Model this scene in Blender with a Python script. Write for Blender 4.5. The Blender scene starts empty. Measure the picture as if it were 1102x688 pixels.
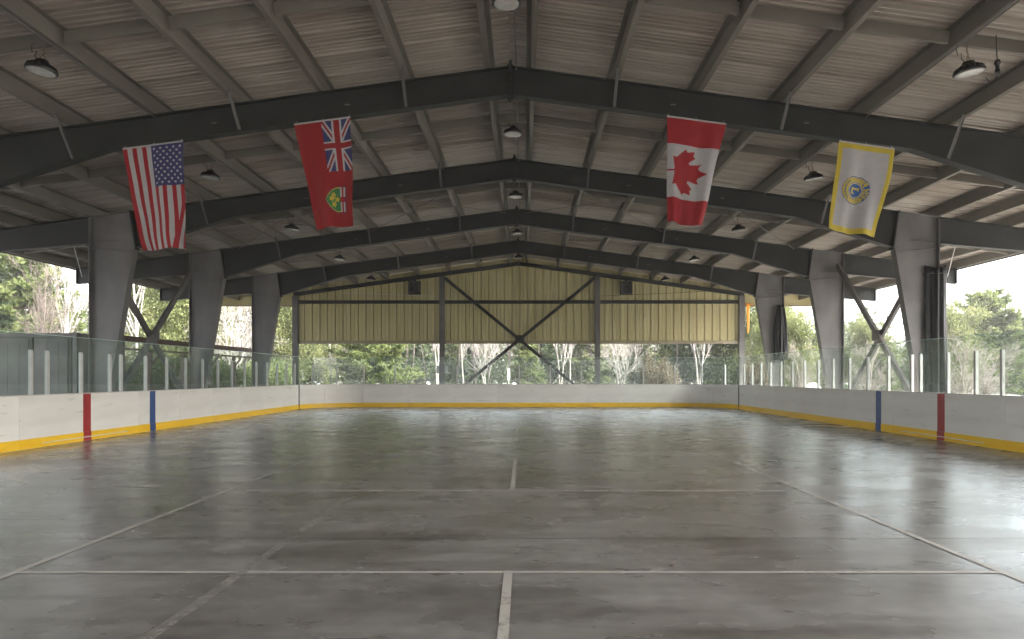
import bpy, math, random
from mathutils import Vector, Matrix
R = math.radians
S = bpy.context.scene
COL = S.collection

# ------------------------------------------------------------------ camera
cd = bpy.data.cameras.new('camera'); cam = bpy.data.objects.new('camera', cd); COL.objects.link(cam)
cam.location = (0, 0, 1.6); cam.rotation_euler = (R(90), 0, 0)
cd.sensor_fit = 'HORIZONTAL'; cd.sensor_width = 36.0; cd.lens = 735.0 / 1102.0 * 36.0
cd.shift_x = -13.0 / 1102.0; cd.shift_y = 61.0 / 1102.0
cd.clip_start = 0.1; cd.clip_end = 3000.0
S.camera = cam
# ------------------------------------------------------------------ light
SUN_EL, SUN_AZ = 42.0, 105.0            # azimuth clockwise from +Y (north): from the right
W = bpy.data.worlds.new('World'); S.world = W; W.use_nodes = True
wn = W.node_tree.nodes; wl = W.node_tree.links
sky = wn.new('ShaderNodeTexSky'); sky.sky_type = 'NISHITA'; sky.sun_disc = False
sky.sun_elevation = R(SUN_EL); sky.sun_rotation = R(SUN_AZ)
sky.air_density = 1.0; sky.dust_density = 6.0; sky.ozone_density = 0.6; sky.altitude = 200
bg = wn['Background']; bg.inputs['Strength'].default_value = 0.15
hs = wn.new('ShaderNodeHueSaturation'); hs.inputs['Saturation'].default_value = 0.35
wl.new(sky.outputs[0], hs.inputs['Color']); wl.new(hs.outputs[0], bg.inputs['Color'])
sd = bpy.data.lights.new('sun', 'SUN'); sun = bpy.data.objects.new('sun', sd); COL.objects.link(sun)
sd.energy = 1.5; sd.angle = R(12); sd.color = (1.0, 0.95, 0.87)
az, el = R(SUN_AZ), R(SUN_EL)
dirv = Vector((math.sin(az) * math.cos(el), math.cos(az) * math.cos(el), math.sin(el)))
sun.rotation_euler = dirv.to_track_quat('Z', 'Y').to_euler(); sun.location = dirv * 60
S.view_settings.view_transform = 'Standard'; S.view_settings.look = 'None'
S.view_settings.exposure = 3.38; S.view_settings.gamma = 1.0
S.render.engine = 'CYCLES'
S.cycles.max_bounces = 12; S.cycles.diffuse_bounces = 8; S.cycles.glossy_bounces = 4
S.cycles.transparent_max_bounces = 24; S.cycles.transmission_bounces = 4
S.cycles.use_denoising = True; S.cycles.use_adaptive_sampling = False
S.cycles.denoising_input_passes = 'RGB_ALBEDO_NORMAL'; S.cycles.denoising_prefilter = 'ACCURATE'
S.cycles.use_guiding = True; S.cycles.guiding_training_samples = 64; S.cycles.use_surface_guiding = True; S.cycles.use_volume_guiding = False
S.cycles.sample_clamp_indirect = 2.0

# ------------------------------------------------------------------ materials
MATS = {}
def mat(name, c1, c2=None, scale=4.0, rough=0.6, rough2=None, bump=0.0, bscale=None, metal=0.0, stretch=(1, 1, 1),
        spec=0.5, detail=6.0, lo=0.35, hi=0.65, bdist=0.01, coord='Object', rnd=0.0):
    m = bpy.data.materials.new(name); m.use_nodes = True; MATS[name] = m
    n = m.node_tree.nodes; l = m.node_tree.links; b = n['Principled BSDF']
    b.inputs['Metallic'].default_value = metal; b.inputs['Specular IOR Level'].default_value = spec
    b.inputs['Roughness'].default_value = rough
    tc = n.new('ShaderNodeTexCoord'); mp = n.new('ShaderNodeMapping'); mp.inputs['Scale'].default_value = stretch
    l.new(tc.outputs[coord], mp.inputs['Vector'])
    nz = n.new('ShaderNodeTexNoise'); nz.inputs['Scale'].default_value = scale; nz.inputs['Detail'].default_value = detail
    l.new(mp.outputs[0], nz.inputs['Vector'])
    rp = n.new('ShaderNodeValToRGB'); rp.color_ramp.elements[0].position = lo; rp.color_ramp.elements[1].position = hi
    rp.color_ramp.elements[0].color = (*c1, 1); rp.color_ramp.elements[1].color = (*(c2 or c1), 1)
    l.new(nz.outputs['Fac'], rp.inputs['Fac'])
    out = rp.outputs['Color']
    if rnd > 0:
        oi = n.new('ShaderNodeObjectInfo'); mr = n.new('ShaderNodeMapRange')
        mr.inputs['To Min'].default_value = 1 - rnd; mr.inputs['To Max'].default_value = 1 + rnd
        l.new(oi.outputs['Random'], mr.inputs['Value'])
        hv = n.new('ShaderNodeHueSaturation'); l.new(mr.outputs[0], hv.inputs['Value']); l.new(out, hv.inputs['Color']); out = hv.outputs[0]
    l.new(out, b.inputs['Base Color'])
    if rough2 is not None:
        mr = n.new('ShaderNodeMapRange'); mr.inputs['From Min'].default_value = 0.3; mr.inputs['From Max'].default_value = 0.7
        mr.inputs['To Min'].default_value = rough; mr.inputs['To Max'].default_value = rough2
        l.new(nz.outputs['Fac'], mr.inputs['Value']); l.new(mr.outputs[0], b.inputs['Roughness'])
    if bump > 0:
        nb = n.new('ShaderNodeTexNoise'); nb.inputs['Scale'].default_value = bscale or scale * 6; nb.inputs['Detail'].default_value = 4
        l.new(mp.outputs[0], nb.inputs['Vector'])
        bp = n.new('ShaderNodeBump'); bp.inputs['Strength'].default_value = bump; bp.inputs['Distance'].default_value = bdist
        l.new(nb.outputs['Fac'], bp.inputs['Height']); l.new(bp.outputs[0], b.inputs['Normal'])
    return m

mat('frame_steel', (0.018, 0.0192, 0.0187), (0.028, 0.0292, 0.0282), 1.5, 0.5, 0.65, 0.05, 30, spec=0.25)
mat('column_steel', (0.068, 0.064, 0.064), (0.128, 0.12, 0.116), 1.3, 0.42, 0.62, 0.06, 25, stretch=(1, 1, .6), detail=9)
mat('purlin_steel', (0.108, 0.097, 0.081), (0.152, 0.139, 0.117), 1.2, 0.5, 0.65, 0.05, 30, stretch=(1, .3, 1), rnd=.08)
mat('roof_sheet', (0.235, 0.199, 0.165), (0.335, 0.29, 0.248), 1.1, 0.36, 0.55, 0.05, 12, stretch=(.4, 1.6, 1), metal=0.15, rnd=.10)
mat('wall_sheet', (0.38, 0.335, 0.16), (0.455, 0.405, 0.215), 0.9, 0.45, 0.6, 0.03, 20, stretch=(1, 1, .35), rnd=.05)
mat('trim_steel', (0.22, 0.19, 0.12), (0.27, 0.23, 0.15), 2, 0.5, 0.6)
mat('board_white', (0.68, 0.655, 0.615), (0.78, 0.76, 0.725), 1.0, 0.32, 0.5, 0.04, 8, stretch=(.5, .5, 2.5), detail=8, rnd=.03)
mat('board_yellow', (0.8, 0.47, 0.012), (0.88, 0.56, 0.02), 2.0, 0.35, 0.5, 0.04, 20, stretch=(.4, .4, 2))
mat('cap_grey', (0.45, 0.43, 0.40), (0.55, 0.53, 0.50), 2, 0.5)
mat('stripe_red', (0.27, 0.01, 0.014), (0.36, 0.018, 0.02), 3, 0.35)
mat('stripe_blue', (0.014, 0.048, 0.18), (0.022, 0.07, 0.235), 3, 0.35)
mat('aluminium', (0.46, 0.46, 0.44), (0.56, 0.56, 0.54), 4, 0.4, 0.55, metal=0.1)
mat('black_metal', (0.010, 0.010, 0.011), (0.018, 0.018, 0.02), 6, 0.4)
mat('lamp_lens', (0.3, 0.292, 0.27), (0.36, 0.352, 0.33), 8, 0.25)
mat('rust_chain', (0.10, 0.065, 0.04), (0.16, 0.11, 0.07), 12, 0.6)
mat('tarp_black', (0.005, 0.005, 0.006), (0.010, 0.010, 0.011), 3, 0.5, 0.65, 0.1, 14, spec=0.2)
mat('speaker_black', (0.012, 0.011, 0.010), (0.02, 0.018, 0.016), 8, 0.6, bump=.1)
mat('sign_white', (0.55, 0.55, 0.53), (0.62, 0.62, 0.6), 5, 0.5)
mat('container_grey', (0.095, 0.088, 0.083), (0.15, 0.141, 0.135), 1.2, 0.6, 0.75, 0.06, 18, detail=9, spec=0.2)
mat('container_dark', (0.06, 0.058, 0.06), (0.10, 0.095, 0.09), 3, 0.55)
mat('timber_brown', (0.045, 0.024, 0.016), (0.085, 0.046, 0.03), 3, 0.7, bump=.2, stretch=(3, .4, 3))
mat('timber_roof', (0.11, 0.075, 0.055), (0.16, 0.115, 0.09), 3, 0.75, bump=.2)
mat('stone_pale', (0.36, 0.345, 0.325), (0.52, 0.5, 0.48), 2.5, 0.8, bump=.4, bscale=9, bdist=.03)
mat('bark_birch', (0.17, 0.155, 0.14), (0.32, 0.295, 0.27), 2.2, 0.8, stretch=(1, 1, 2.5), rnd=.15)
mat('bark_twig', (0.075, 0.060, 0.050), (0.13, 0.105, 0.09), 2.0, 0.85, rnd=.2)
mat('bark_brown', (0.075, 0.052, 0.038), (0.13, 0.095, 0.07), 3.0, 0.9)
mat('dead_wood', (0.17, 0.145, 0.125), (0.28, 0.245, 0.22), 3.0, 0.85)
mat('rubber_cord', (0.012, 0.012, 0.012), None, 3, 0.6)

def foliage(name, c1, c2, c3, scale=0.9):
    m = bpy.data.materials.new(name); m.use_nodes = True; MATS[name] = m
    n = m.node_tree.nodes; l = m.node_tree.links; b = n['Principled BSDF']
    b.inputs['Roughness'].default_value = 0.6; b.inputs['Specular IOR Level'].default_value = 0.25
    tc = n.new('ShaderNodeTexCoord')
    nz = n.new('ShaderNodeTexNoise'); nz.inputs['Scale'].default_value = scale; nz.inputs['Detail'].default_value = 5
    l.new(tc.outputs['Object'], nz.inputs['Vector'])
    rp = n.new('ShaderNodeValToRGB'); e = rp.color_ramp.elements
    e[0].position = .32; e[0].color = (*c1, 1); e[1].position = .68; e[1].color = (*c3, 1)
    k = e.new(.5); k.color = (*c2, 1)
    l.new(nz.outputs['Fac'], rp.inputs['Fac'])
    oi = n.new('ShaderNodeObjectInfo'); mr = n.new('ShaderNodeMapRange')
    mr.inputs['To Min'].default_value = .8; mr.inputs['To Max'].default_value = 1.2
    l.new(oi.outputs['Random'], mr.inputs['Value'])
    hv = n.new('ShaderNodeHueSaturation'); l.new(mr.outputs[0], hv.inputs['Value']); l.new(rp.outputs[0], hv.inputs['Color'])
    l.new(hv.outputs[0], b.inputs['Base Color'])
    tr = n.new('ShaderNodeBsdfTranslucent'); l.new(hv.outputs[0], tr.inputs['Color'])
    mx = n.new('ShaderNodeMixShader'); mx.inputs[0].default_value = 0.5
    l.new(b.outputs[0], mx.inputs[1]); l.new(tr.outputs[0], mx.inputs[2]); l.new(mx.outputs[0], n['Material Output'].inputs['Surface'])
    return m
foliage('needles_light', (0.085, 0.115, 0.042), (0.13, 0.16, 0.058), (0.18, 0.205, 0.08))
foliage('needles_dark', (0.062, 0.084, 0.050), (0.085, 0.118, 0.055), (0.12, 0.155, 0.07))
foliage('leaves_spring', (0.095, 0.115, 0.040), (0.135, 0.155, 0.058), (0.185, 0.195, 0.08))
foliage('leaves_brown', (0.085, 0.066, 0.044), (0.12, 0.095, 0.066), (0.15, 0.125, 0.085))
foliage('wood_mass', (0.075, 0.10, 0.05), (0.115, 0.14, 0.07), (0.15, 0.15, 0.09), .12)

bw_ = MATS['board_white'].node_tree; n = bw_.nodes; l = bw_.links; b = n['Principled BSDF']
src = b.inputs['Base Color'].links[0].from_socket
tc = n.new('ShaderNodeTexCoord'); mp = n.new('ShaderNodeMapping'); mp.inputs['Scale'].default_value = (.45, 1, 3.0); l.new(tc.outputs['Object'], mp.inputs['Vector'])
ge = n.new('ShaderNodeObjectInfo'); ad = n.new('ShaderNodeVectorMath'); ad.operation = 'ADD'; l.new(mp.outputs[0], ad.inputs[0]); l.new(ge.outputs['Location'], ad.inputs[1])
z = n.new('ShaderNodeTexNoise'); z.inputs['Scale'].default_value = 2.6; z.inputs['Detail'].default_value = 8; z.inputs['Distortion'].default_value = .8; l.new(ad.outputs[0], z.inputs['Vector'])
r = n.new('ShaderNodeValToRGB'); r.color_ramp.elements[0].position = .24; r.color_ramp.elements[0].color = (.74, .72, .69, 1); r.color_ramp.elements[1].position = .37; r.color_ramp.elements[1].color = (1, 1, 1, 1); l.new(z.outputs['Fac'], r.inputs['Fac'])
x = n.new('ShaderNodeMix'); x.data_type = 'RGBA'; x.blend_type = 'MULTIPLY'; x.inputs[0].default_value = 1; l.new(src, x.inputs[6]); l.new(r.outputs[0], x.inputs[7]); l.new(x.outputs[2], b.inputs['Base Color'])
mat('glass_edge', (0.42, 0.58, 0.53), (0.50, 0.66, 0.61), 4, 0.3)
# glass: clear sheet with a little dust and a teal cast
g = bpy.data.materials.new('rink_glass'); g.use_nodes = True; MATS['rink_glass'] = g
n = g.node_tree.nodes; l = g.node_tree.links; n.remove(n['Principled BSDF'])
tr = n.new('ShaderNodeBsdfTransparent'); tr.inputs['Color'].default_value = (0.92, 0.96, 0.945, 1)
gl = n.new('ShaderNodeBsdfGlossy'); gl.inputs['Roughness'].default_value = 0.03
df = n.new('ShaderNodeBsdfDiffuse'); df.inputs['Color'].default_value = (0.50, 0.64, 0.60, 1)
nz = n.new('ShaderNodeTexNoise'); nz.inputs['Scale'].default_value = 2.5; nz.inputs['Detail'].default_value = 6
tc = n.new('ShaderNodeTexCoord'); l.new(tc.outputs['Object'], nz.inputs['Vector'])
mr = n.new('ShaderNodeMapRange'); mr.inputs['To Min'].default_value = 0.012; mr.inputs['To Max'].default_value = 0.065; l.new(nz.outputs['Fac'], mr.inputs['Value'])
m1 = n.new('ShaderNodeMixShader'); l.new(mr.outputs[0], m1.inputs[0]); l.new(tr.outputs[0], m1.inputs[1]); l.new(df.outputs[0], m1.inputs[2])
fr = n.new('ShaderNodeLayerWeight'); fr.inputs['Blend'].default_value = 0.12
pw = n.new('ShaderNodeMath'); pw.operation = 'POWER'; pw.inputs[1].default_value = 4.0; fr.inputs['Blend'].default_value = 0.5; l.new(fr.outputs['Facing'], pw.inputs[0])
mrr = n.new('ShaderNodeMapRange'); mrr.inputs['To Min'].default_value = 0.03; mrr.inputs['To Max'].default_value = 0.5; l.new(pw.outputs[0], mrr.inputs['Value'])
m2 = n.new('ShaderNodeMixShader'); l.new(mrr.outputs[0], m2.inputs[0]); l.new(m1.outputs[0], m2.inputs[1]); l.new(gl.outputs[0], m2.inputs[2])
l.new(m2.outputs[0], n['Material Output'].inputs['Surface'])

# concrete floor
f = bpy.data.materials.new('concrete'); f.use_nodes = True; MATS['concrete'] = f
n = f.node_tree.nodes; l = f.node_tree.links; b = n['Principled BSDF']
tc = n.new('ShaderNodeTexCoord')
def nzn(scale, detail, st=(1, 1, 1), dist=0.0):
    mp = n.new('ShaderNodeMapping'); mp.inputs['Scale'].default_value = st; l.new(tc.outputs['Object'], mp.inputs['Vector'])
    z = n.new('ShaderNodeTexNoise'); z.inputs['Scale'].default_value = scale; z.inputs['Detail'].default_value = detail
    z.inputs['Distortion'].default_value = dist; l.new(mp.outputs[0], z.inputs['Vector']); return z.outputs['Fac']
def ramp(src, p0, c0, p1, c1):
    r = n.new('ShaderNodeValToRGB'); r.color_ramp.elements[0].position = p0; r.color_ramp.elements[0].color = (*c0, 1)
    r.color_ramp.elements[1].position = p1; r.color_ramp.elements[1].color = (*c1, 1); l.new(src, r.inputs['Fac']); return r.outputs[0]
def mul(a, bb, fac=1.0):
    x = n.new('ShaderNodeMix'); x.data_type = 'RGBA'; x.blend_type = 'MULTIPLY'; x.inputs[0].default_value = fac
    l.new(a, x.inputs[6]); l.new(bb, x.inputs[7]); return x.outputs[2]
big = nzn(0.18, 4, (1, 1.2, 1), .3); mid = nzn(0.95, 6, (.8, 1.2, 1)); fine = nzn(6.5, 3, (.8, 1.1, 1)); scr = nzn(1.3, 5, (.28, 2.2, 1))
spot = nzn(0.42, 5, (.8, 1.2, 1), .4)
c = ramp(big, .3, (0.205, 0.196, 0.186), .7, (0.300, 0.295, 0.288))
c = mul(c, ramp(mid, .28, (.66, .64, .61), .68, (1.14, 1.14, 1.14)))
c = mul(c, ramp(fine, .30, (.80, .80, .79), .70, (1.12, 1.12, 1.12)))
c = mul(c, ramp(scr, .32, (.70, .685, .66), .56, (1.05, 1.05, 1.05)))
c = mul(c, ramp(spot, .26, (.58, .545, .50), .50, (1.0, 1.0, 1.0)))
l.new(c, b.inputs['Base Color'])
mr = n.new('ShaderNodeMapRange'); mr.inputs['From Min'].default_value = .3; mr.inputs['From Max'].default_value = .7
mr.inputs['To Min'].default_value = 0.22; mr.inputs['To Max'].default_value = 0.34; l.new(mid, mr.inputs['Value'])
l.new(mr.outputs[0], b.inputs['Roughness']); b.inputs['Specular IOR Level'].default_value = 0.9
b.inputs['Coat Weight'].default_value = 0.25; b.inputs['Coat Roughness'].default_value = 0.34; b.inputs['Coat IOR'].default_value = 1.5

def worn(name, colr, keep, scale=3.0):          # floor paint worn through to the concrete
    m = bpy.data.materials.new(name); m.use_nodes = True; MATS[name] = m
    n = m.node_tree.nodes; l = m.node_tree.links; b = n['Principled BSDF']
    b.inputs['Base Color'].default_value = (*colr, 1); b.inputs['Roughness'].default_value = 0.4
    tc = n.new('ShaderNodeTexCoord'); z = n.new('ShaderNodeTexNoise'); z.inputs['Scale'].default_value = scale; z.inputs['Detail'].default_value = 10
    z.inputs['Roughness'].default_value = .75
    l.new(tc.outputs['Object'], z.inputs['Vector'])
    r = n.new('ShaderNodeValToRGB'); r.color_ramp.elements[0].position = 1 - keep - .12; r.color_ramp.elements[1].position = 1 - keep + .12
    l.new(z.outputs['Fac'], r.inputs['Fac']); t = n.new('ShaderNodeBsdfTransparent'); mx = n.new('ShaderNodeMixShader')
    l.new(r.outputs[0], mx.inputs[0]); l.new(t.outputs[0], mx.inputs[1]); l.new(b.outputs[0], mx.inputs[2])
    l.new(mx.outputs[0], n['Material Output'].inputs['Surface'])
worn('line_paint', (0.48, 0.46, 0.42), .68, 4.0); worn('line_faded', (0.36, 0.34, 0.305), .455, 2.4); worn('line_faint', (0.52, 0.49, 0.45), .64, 4.0)
worn('joint_dark', (0.05, 0.045, 0.04), .55, 1.5)

mat('ground_dirt', (0.15, 0.145, 0.128), (0.24, 0.232, 0.212), 0.25, 0.9, bump=.4, bscale=3, bdist=.05, detail=10)
def emit(name, colr, s):
    m = bpy.data.materials.new(name); m.use_nodes = True; MATS[name] = m
    b = m.node_tree.nodes['Principled BSDF']; b.inputs['Base Color'].default_value = (*colr, 1)
    b.inputs['Emission Color'].default_value = (*colr, 1); b.inputs['Emission Strength'].default_value = s
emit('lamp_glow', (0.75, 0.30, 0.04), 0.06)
mat('glow_orange', (0.62, 0.22, 0.02), (0.7, 0.27, 0.03), 3, 0.5)

# ------------------------------------------------------------------ helpers
class MB:
    def __init__(s): s.v = []; s.f = []
    def add(s, vs, fs):
        k = len(s.v); s.v += [tuple(p) for p in vs]; s.f += [tuple(i + k for i in q) for q in fs]; return s
    def box(s, c, d, rot=None):
        x, y, z = d[0] / 2, d[1] / 2, d[2] / 2
        vs = [Vector(p) for p in ((-x, -y, -z), (x, -y, -z), (x, y, -z), (-x, y, -z), (-x, -y, z), (x, -y, z), (x, y, z), (-x, y, z))]
        if rot: vs = [rot @ p for p in vs]
        c = Vector(c)
        return s.add([p + c for p in vs], [(3, 2, 1, 0), (4, 5, 6, 7), (0, 1, 5, 4), (1, 2, 6, 5), (2, 3, 7, 6), (3, 0, 4, 7)])
    def bb(s, x0, x1, y0, y1, z0, z1): return s.box(((x0 + x1) / 2, (y0 + y1) / 2, (z0 + z1) / 2), (x1 - x0, y1 - y0, z1 - z0))
    def bar(s, a, b, w, h, up=(0, 0, 1)):          # box along a-b; w sideways, h along up
        a, b = Vector(a), Vector(b); d = (b - a); L = d.length; d.normalize(); u = Vector(up)
        sd_ = d.cross(u)
        if sd_.length < 1e-4: sd_ = d.cross(Vector((1, 0, 0)))
        sd_.normalize(); u = sd_.cross(d)
        m = Matrix((sd_, d, u)).transposed()
        return s.box((a + b) / 2, (w, L, h), m)
    def prism(s, poly, y0, y1):                    # poly in XZ, extruded along Y
        k = len(poly); vs = [(p[0], y0, p[1]) for p in poly] + [(p[0], y1, p[1]) for p in poly]
        fs = [tuple(range(k)), tuple(range(2 * k - 1, k - 1, -1))]
        for i in range(k): j = (i + 1) % k; fs.append((j, i, i + k, j + k))
        return s.add(vs, fs)
    def tube(s, pts, rad, n=6):
        pts = [Vector(p) for p in pts]; K = len(s.v); N = len(pts)
        if not hasattr(rad, '__len__'): rad = [rad] * N
        for i, p in enumerate(pts):
            d = (pts[min(i + 1, N - 1)] - pts[max(i - 1, 0)]).normalized()
            a = d.orthogonal().normalized() if abs(d.z) > .95 else d.cross(Vector((0, 0, 1))).normalized()
            c = d.cross(a)
            for j in range(n):
                t = 2 * math.pi * j / n; q = p + (a * math.cos(t) + c * math.sin(t)) * rad[i]; s.v.append(tuple(q))
        for i in range(N - 1):
            for j in range(n):
                jj = (j + 1) % n; s.f.append((K + i * n + j, K + i * n + jj, K + (i + 1) * n + jj, K + (i + 1) * n + j))
        s.f.append(tuple(K + j for j in range(n - 1, -1, -1))); s.f.append(tuple(K + (N - 1) * n + j for j in range(n)))
        return s
    def lathe(s, prof, c=(0, 0, 0), n=24):         # prof: (r, z)
        K = len(s.v)
        for r_, z in prof:
            for j in range(n):
                t = 2 * math.pi * j / n; s.v.append((c[0] + r_ * math.cos(t), c[1] + r_ * math.sin(t), c[2] + z))
        for i in range(len(prof) - 1):
            for j in range(n):
                jj = (j + 1) % n; s.f.append((K + i * n + j, K + i * n + jj, K + (i + 1) * n + jj, K + (i + 1) * n + j))
        s.f.append(tuple(K + j for j in range(n - 1, -1, -1))); s.f.append(tuple(K + (len(prof) - 1) * n + j for j in range(n)))
        return s
    def mesh(s, name, m, smooth=False):
        me = bpy.data.meshes.new(name); me.from_pydata(s.v, [], s.f)
        for x in (m if isinstance(m, (list, tuple)) else [m]): me.materials.append(MATS[x])
        if smooth: me.polygons.foreach_set('use_smooth', [True] * len(me.polygons))
        me.update(); return me

def link(name, data, parent=None, loc=(0, 0, 0), rz=0.0):
    o = bpy.data.objects.new(name, data); COL.objects.link(o); o.location = loc; o.rotation_euler = (0, 0, rz)
    if parent: o.parent = parent
    return o
def obj(name, mb, m, parent=None, loc=(0, 0, 0), rz=0.0, smooth=False): return link(name, mb.mesh(name, m, smooth), parent, loc, rz)
def tag(o, label=None, cat=None, group=None, kind=None):
    if label: o['label'] = label
    if cat: o['category'] = cat
    if group: o['group'] = group
    if kind: o['kind'] = kind
    return o
def thing(name, label, cat, loc=(0, 0, 0), rz=0.0, group=None): return tag(link(name, None, None, loc, rz), label, cat, group)
def copy_tree(o, parent=None, loc=None):
    c = o.copy(); COL.objects.link(c); c.parent = parent
    if loc is not None: c.location = loc
    for ch in list(o.children): copy_tree(ch, c)
    return c

# ------------------------------------------------------------------ dimensions (metres, seen from the camera's floor point)
XC = -0.28                       # ridge line
BAY = 5.86
YF = [7.98 + BAY * i for i in range(5)]     # portal frames
YW = 37.28                       # far end wall
SL = 0.1365
def ztop(r): return 7.85 - SL * abs(r)
PUR = [0.42, 2.1, 3.78, 5.46, 7.14, 8.82, 10.5, 12.15, 13.2, 14.25, 15.3, 16.38]
EAVE = 16.5
YN = -3.74                       # near end of the roof
XL, XR = -10.88, 10.38           # board faces
YE, RC = 35.5, 2.5               # far board face and corner radius

# ------------------------------------------------------------------ setting: ground and floor
gb = MB(); gb.add([(-240, -200, -0.10), (240, -200, -0.10), (240, 240, -0.10), (-240, 240, -0.10)], [(0, 1, 2, 3)])
tag(obj('ground', gb, 'ground_dirt'), kind='structure')
floor = tag(obj('floor', MB().bb(XC - 13.2, XC + 13.2, YN, YW + .4, -0.3, 0.0), 'concrete'), kind='structure')
def fline(name, x0, x1, y0, y1, m, z=0.004): return obj(name, MB().add([(x0, y0, z), (x1, y0, z), (x1, y1, z), (x0, y1, z)], [(0, 1, 2, 3)]), m, floor)
XA, XB = -4.18, 3.93
fline('painted_line', XA, XB, 5.54, 5.595, 'line_paint')
fline('painted_line', XA + .3, XB - .3, 9.47, 9.56, 'line_faint')
fline('painted_line', XA, XB, 13.78, 13.91, 'line_faint')
fline('painted_line', XA, XA + .065, 2.0, 13.9, 'line_paint', .005)
fline('painted_line', XB - .065, XB, 2.0, 13.9, 'line_paint', .005)
fline('painted_line', -0.165, -0.095, 1.6, 5.53, 'line_paint', .0045)
fline('painted_line', -0.20, -0.13, 9.55, 13.8, 'line_paint', .0045)
fline('painted_line', -2.34, -2.25, 2.0, 9.3, 'line_faded', .0045)
fline('painted_line', -0.24, -0.17, 17.0, 24.0, 'line_faint', .0045)
fline('painted_line', -6.6, -6.15, 13.3, 13.5, 'line_faded', .0045)
fline('painted_line', -5.75, -5.25, 9.85, 10.0, 'line_faint', .0045)
for y in (6.72, 13.1, 19.4, 25.7): fline('floor_joint', XL, XR, y, y + .016, 'joint_dark', .0035)
for y in (7.6,): fline('floor_joint', XL, -4.8, y, y + .012, 'joint_dark', .0035)
sc_ = MB()
sc_.bar((1.45, 29.5, .003), (2.95, 26.2, .003), .09, .002); obj('scuff_mark', sc_, 'joint_dark', floor)
sc_ = MB(); sc_.bar((-2.3, 29.6, .003), (-3.15, 26.8, .003), .07, .002); obj('scuff_mark', sc_, 'joint_dark', floor)
rnd = random.Random(5)
for (x, y) in ((1.25, 5.75), (3.9, 4.75), (4.6, 4.65)):
    p = MB(); p.lathe([(.02, 0), (.028, .008), (.015, .016)], (x, y, 0), 8); tag(obj('pebble', p, 'stone_pale' if x > 4 else 'bark_brown'), {1.25: 'small dark pebble lying beside the nearest white cross line', 3.9: 'small dark pebble on the floor near the right sideline', 4.6: 'small pale pebble on the floor near the right sideline'}[x], 'pebble')

# ------------------------------------------------------------------ building
shel = thing('rink_shelter', 'large open-sided steel shelter roofed with ribbed metal sheets over the rink', 'building', (XC, 0, 0))
FW = 0.22
def flange(mb, pts, t=0.018, w=FW, up=True):
    for a, b in zip(pts, pts[1:]): mb.bar((a[0], 0, a[1]), (b[0], 0, b[1]), w, t, (0, 0, 1) if abs(b[0] - a[0]) > abs(b[1] - a[1]) else (1, 0, 0))
def rafter_mb(s):
    mb = MB(); x0 = .03
    top = [(s * x0, ztop(x0)), (s * 11.06, ztop(11.06))]; bot = [(s * x0, ztop(x0) - .57), (s * 8.1, ztop(8.1) - .57), (s * 10.88, 5.30)]
    poly = [(p[0], p[1] - .012) for p in top] + [(p[0], p[1] + .012) for p in reversed(bot)]
    mb.prism(poly, -.007, .007); flange(mb, [(p[0], p[1] - .009) for p in top]); flange(mb, [(p[0], p[1] + .009) for p in bot])
    mb.bar((s * 11.04, 0, ztop(11.06) + .02), (s * 10.87, 0, 5.24), FW, .03, (1, 0, 0))
    return mb
def column_mb(s):
    mb = MB()
    poly = [(s * 11.10, ztop(11.1) - .012), (s * 12.19, ztop(12.2) - .012), (s * 12.19, .02), (s * 11.83, .02), (s * 10.92, 5.30)]
    mb.prism(poly, -.008, .008)
    flange(mb, [(s * 12.19, .02), (s * 12.19, ztop(12.2))], .022, .26)
    flange(mb, [(s * 11.82, .02), (s * 10.925, 5.28)], .022, .26)
    flange(mb, [(s * 11.10, ztop(11.1) - .01), (s * 12.19, ztop(12.2) - .01)], .02, .24)
    mb.bar((s * 11.075, 0, ztop(11.1) + .02), (s * 10.905, 0, 5.24), FW, .024, (1, 0, 0))
    mb.bar((s * 10.94, 0, 5.17), (s * 12.17, 0, 5.29), .12, .014)            # knee stiffener
    mb.bar((s * 11.40, 0, 5.50), (s * 12.17, 0, 5.48), .16, .014)
    mb.bb(min(s * 11.7, s * 12.3), max(s * 11.7, s * 12.3), -.2, .2, 0.001, .025)
    return mb
def over_mb(s):
    mb = MB(); a, b = 12.215, 16.42
    top = [(s * a, ztop(a)), (s * b, ztop(b))]; bot = [(s * a, 5.41), (s * b, 5.05)]
    mb.prism([(p[0], p[1] - .01) for p in top] + [(p[0], p[1] + .01) for p in reversed(bot)], -.007, .007)
    flange(mb, [(p[0], p[1] - .009) for p in top], .016, .2); flange(mb, [(p[0], p[1] + .009) for p in bot], .016, .2)
    mb.bar((s * b, 0, 5.05), (s * b, 0, ztop(b)), .2, .014, (1, 0, 0)); mb.bar((s * (a + .01), 0, 5.36), (s * (a + .01), 0, ztop(a) + .02), .22, .02, (1, 0, 0))
    return mb
rp = MB()
rp.bb(-.028, .028, -.13, .13, ztop(0) - .66, ztop(0) + .10)
for k in range(5):
    for yy in (-.075, .075):
        for sx in (-1, 1): rp.box((sx * .04, yy, ztop(0) - .60 + k * .155), (.03, .03, .03))
fr0 = obj('steel_frame', rp, 'frame_steel', shel, (0, YF[0], 0))
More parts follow.
